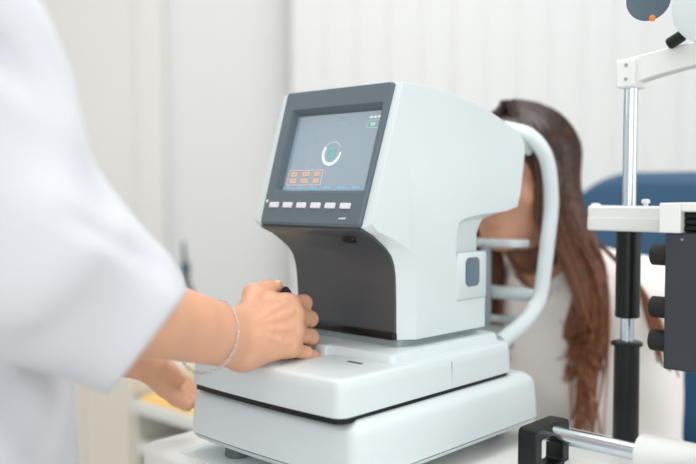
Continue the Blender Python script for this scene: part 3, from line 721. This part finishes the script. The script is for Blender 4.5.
def o_body(P):
    d = o_torso(P)
    q = P - np.array(HO, np.float32) ; q = q * np.array([1, -1, 1], np.float32)
    d = smin(d, head_sdf(q, (0, 0, 0)), 0.01)
    d = smin(d, rcone(P, (SH + SH2) / 2 + np.array([0, 0.0, 0.02]), HO + np.array([0, -0.02, -0.07]), 0.058, 0.050), 0.03)
    d = smin(d, chain(P, [SH, EL, EL + (WR_ - EL) * 0.2], [0.050, 0.040, 0.030], 0.02), 0.03)
    d = smin(d, chain(P, [SH2, EL2, EL2 + (LW - EL2) * 0.3], [0.050, 0.042, 0.034], 0.02), 0.03)
    for s in (-1, 1):
        d = smin(d, chain(P, [(-0.115 + s * 0.08, -0.42, 0.02), (-0.115 + s * 0.085, -0.42, -0.30), (-0.115 + s * 0.085, -0.44, -0.67)], [0.085, 0.056, 0.036], 0.02), 0.03)
        d = smin(d, rcone(P, (-0.115 + s * 0.085, -0.45, -0.71), (-0.115 + s * 0.095, -0.29, -0.722), 0.034, 0.026), 0.02)
    return d
bv, bf = nets(o_body, (-0.44, -0.62, -0.75), (0.20, -0.14, 1.02), 0.009)
ob_ = link('body', *join((bv, bf), (hv, hf), (lv, lf)), SKIN, op, angle=180)
# nails
def nail(c, n, along, a, b):
    n = np.array(n, float); n /= np.linalg.norm(n); al = np.array(along, float); al -= n * (al @ n); al /= np.linalg.norm(al); x = np.cross(n, al)
    rr = []
    for t, h_ in ((1.0, 0.0), (0.8, 0.0009), (0.4, 0.0014), (0.05, 0.0016)):
        rr.append([np.array(c) + n * h_ + (al * a * math.cos(2 * math.pi * k / 14) + x * b * math.sin(2 * math.pi * k / 14)) * t for k in range(14)])
    return loft(rr)
up = np.array([0, 0, 1.0]); toc = world_dir(0.05, -0.8, 0.5)
link('fingernail', *nail(tip[3] + (tip[3] - dip[3]) * 0.12 + toc * 0.0050, toc, tip[3] - dip[3], 0.0050, 0.0038), NAIL, op, parent=ob_)
link('fingernail', *nail(thumb[3] + (thumb[3] - thumb[2]) * 0.02 + up * 0.0070, up + toc * 0.2, thumb[3] - thumb[2], 0.0070, 0.0052), NAIL, op, parent=ob_)
# hair of the operator (above the frame)
def o_hair(P):
    q = (P - np.array(HO, np.float32)) * np.array([1, -1, 1], np.float32)
    d = ell(q, (0, 0.020, 0.024), (0.084, 0.104, 0.098)); d = smin(d, ell(q, (0, 0.115, 0.03), (0.038, 0.038, 0.038)), 0.02)
    return smax(d, -ell(q, (0, -0.085, -0.055), (0.068, 0.090, 0.108)), 0.01)
link('hair', *nets(o_hair, HO - 0.17, HO + 0.17, 0.007), HAIR, op, parent=ob_, angle=180)
# white coat: torso, skirt and wide three-quarter sleeves
CUFF = pt(150, 341, 0.80); CN = world_dir(0.79, 0.08, -0.61); CN /= np.linalg.norm(CN)
CUFF2 = EL2 + (LW - EL2) * 0.45; CN2 = (LW - EL2) / np.linalg.norm(LW - EL2)
AX = (WR_ - EL) / np.linalg.norm(WR_ - EL)
FOLDS = [(pt(-10, 45, 0.625), pt(84, 128, 0.625), 0.010), (pt(66, 205, 0.600), pt(140, 248, 0.680), 0.008), (pt(60, 150, 0.600), pt(118, 205, 0.660), 0.007)]
RIDGES = [(pt(112, 232, 0.690), pt(158, 268, 0.735), 0.010), (pt(30, 300, 0.632), pt(110, 290, 0.700), 0.009)]
def coat(P):
    d = o_torso(P, 0.020)
    d = smin(d, rcone(P, (-0.115, -0.362, 0.12), (-0.115, -0.355, -0.38), 0.155, 0.19), 0.08)
    d = d + wr(P, 0.006) + wr(P[..., [0, 2, 1]], 0.003, 1.6)
    s1 = chain(P, [SH, pt(36, 256, 0.69), CUFF + CN * 0.03], [0.054, 0.080, 0.051], 0.02)
    s1 = smax(s1 + wr(P, 0.0105, 0.62) + wr(P, 0.003, 1.5), (P - CUFF.astype(np.float32)) @ CN.astype(np.float32), 0.004)
    for a_, b_, r_ in FOLDS: s1 = smax(s1, -rcone(P, a_, b_, r_, r_ * 0.6), 0.016)
    for a_, b_, r_ in RIDGES: s1 = smin(s1, rcone(P, a_, b_, r_, r_ * 0.5), 0.018)
    s1 = smax(s1, -rcone(P, CUFF - CN * 0.06, CUFF + CN * 0.08, 0.050, 0.0545), 0.003)
    s2 = chain(P, [SH2, EL2, CUFF2 + CN2 * 0.05], [0.070, 0.070, 0.056], 0.04)
    s2 = smax(s2 + wr(P, 0.004), (P - CUFF2.astype(np.float32)) @ CN2.astype(np.float32), 0.004)
    s2 = smax(s2, -rcone(P, CUFF2 - CN2 * 0.05, CUFF2 + CN2 * 0.05, 0.042, 0.046), 0.003)
    d = smin(d, smin(s1, s2, 0.01), 0.02)
    nk = (SH + SH2) / 2 + np.array([0, 0.02, 0.06])
    d = smax(d, -rcone(P, nk, nk + np.array([0, 0.06, 0.06]), 0.068, 0.075), 0.006)
    return smax(d, -(P[..., 2] + 0.36), 0.004)
link('coat', *nets(coat, (-0.46, -0.66, -0.38), (0.24, -0.02, 0.72), 0.0042), COAT, op, angle=180)
# bracelet: fine chain of links round the right wrist, slack below
bc = pt(204, 333, 0.921)
ax = AX; e1 = np.array([0, 0, 1.0]) - ax * ax[2]; e1 /= np.linalg.norm(e1); e2 = np.cross(ax, e1)
bp = []
rr_ = np.linspace(0.075, 0.015, 241)
for k in range(61):
    a = 2 * math.pi * k / 60
    dr = e1 * math.cos(a) + e2 * math.sin(a); low = max(0, -math.cos(a))
    sk_ = r_hand((bc + ax * (0.006 * math.cos(a)) + rr_[:, None] * dr).astype(np.float32))
    r_ = rr_[int(np.argmax(sk_ < 0.0016))] if (sk_ < 0.0016).any() else 0.03
    bp.append(bc + dr * (r_ + 0.010 * low ** 2) + ax * (0.006 * math.cos(a) - 0.010 * low ** 2))
segs = []
for k in range(60):
    c_, dn = bp[k], bp[k + 1] - bp[k]
    L = np.linalg.norm(dn); dn = dn / L; sd = np.cross(dn, c_ - bc); sd /= np.linalg.norm(sd); o2 = np.cross(sd, dn)
    q = sd if k % 2 else o2
    loop = [c_ + dn * L * (0.5 + 0.68 * math.cos(t)) + q * 0.0014 * math.sin(t) for t in np.linspace(0, 2 * math.pi, 9)]
    segs.append(tube(loop, 0.0005, 0.0005, 5))
b_ = link('bracelet', *join(*segs), SILVER, op, angle=180); b_['label'] = 'fine silver chain bracelet'

# ---------------------------------------------------------------- storage shelf and bottle behind the operator
cab = Thing('storage_shelf', (-0.98, 0.62, -TABLE), 'low cream open storage shelf behind the hands, with white boards', 'shelf')
CREAM = mat('cream_laminate', (232, 226, 214), 0.5)
link('side_panel', *box(-1.002, -0.985, 0.46, 0.84, -TABLE, -0.156), CREAM, cab, smooth=False)
link('side_panel', *box(-0.42, -0.403, 0.46, 0.84, -TABLE, -0.156), CREAM, cab, smooth=False)
link('back_panel', *box(-0.985, -0.42, 0.825, 0.84, -TABLE, -0.156), CREAM, cab, smooth=False)
for z in (-0.186, -0.285, -0.47, -0.70):
    o = link('shelf_board', *box(-1.004 if z > -.2 else -0.985, -0.401 if z > -.2 else -0.42, 0.455 if z > -.2 else 0.462, 0.842 if z > -.2 else 0.825, z, z + 0.030), ENAMEL, cab, smooth=False); bevel(o, 0.003, 2)
cu = Thing('storage_cupboard', (-1.22, 0.62, -TABLE), 'closed cream cupboard beside the open storage shelf, behind the coat', 'cupboard')
o = link('body', *box(-1.44, -1.006, 0.475, 0.86, -TABLE, -0.10), CREAM, cu, smooth=False)
for a, b in ((-1.436, -1.225), (-1.221, -1.010)):
    d_ = link('door', *box(a, b, 0.457, 0.475, -TABLE + 0.06, -0.104), CREAM, cu, smooth=False); bevel(d_, 0.002, 2)
yf = Thing('folder', (-0.70, 0.60, -0.156), 'yellow orange folder lying on top of the open storage shelf', 'folder')
link('cover', *slab(-0.985, -0.43, 0.465, 0.80, 0.006, [(-0.1555, 0), (-0.1520, 0)]), mat('yellow_card', (246, 196, 96), 0.6), yf)
link('paper', *slab(-0.980, -0.435, 0.470, 0.795, 0.003, [(-0.1520, 0), (-0.1480, 0)]), mat('yellow_paper', (250, 210, 120), 0.7), yf, smooth=False)
bo = Thing('dispenser_bottle', (-1.115, 0.70, -0.100), 'slim dark teal dispenser bottle standing on the cream cupboard, just above the forearm', 'bottle')
TEAL = mat('dark_teal_plastic', (52, 76, 90), 0.35)
link('bottle_body', *lathe([(0, 0.026), (0.003, 0.029), (0.15, 0.029), (0.18, 0.020), (0.195, 0.011), (0.225, 0.010)], (-1.115, 0.70, -0.100), (0, 0, 1), 24), TEAL, bo)
link('pump', *lathe([(0, 0.013), (0.025, 0.013), (0.028, 0.006), (0.060, 0.005), (0.085, 0.003)], (-1.115, 0.70, 0.124), (-0.12, 0, 1), 16), TEAL, bo)
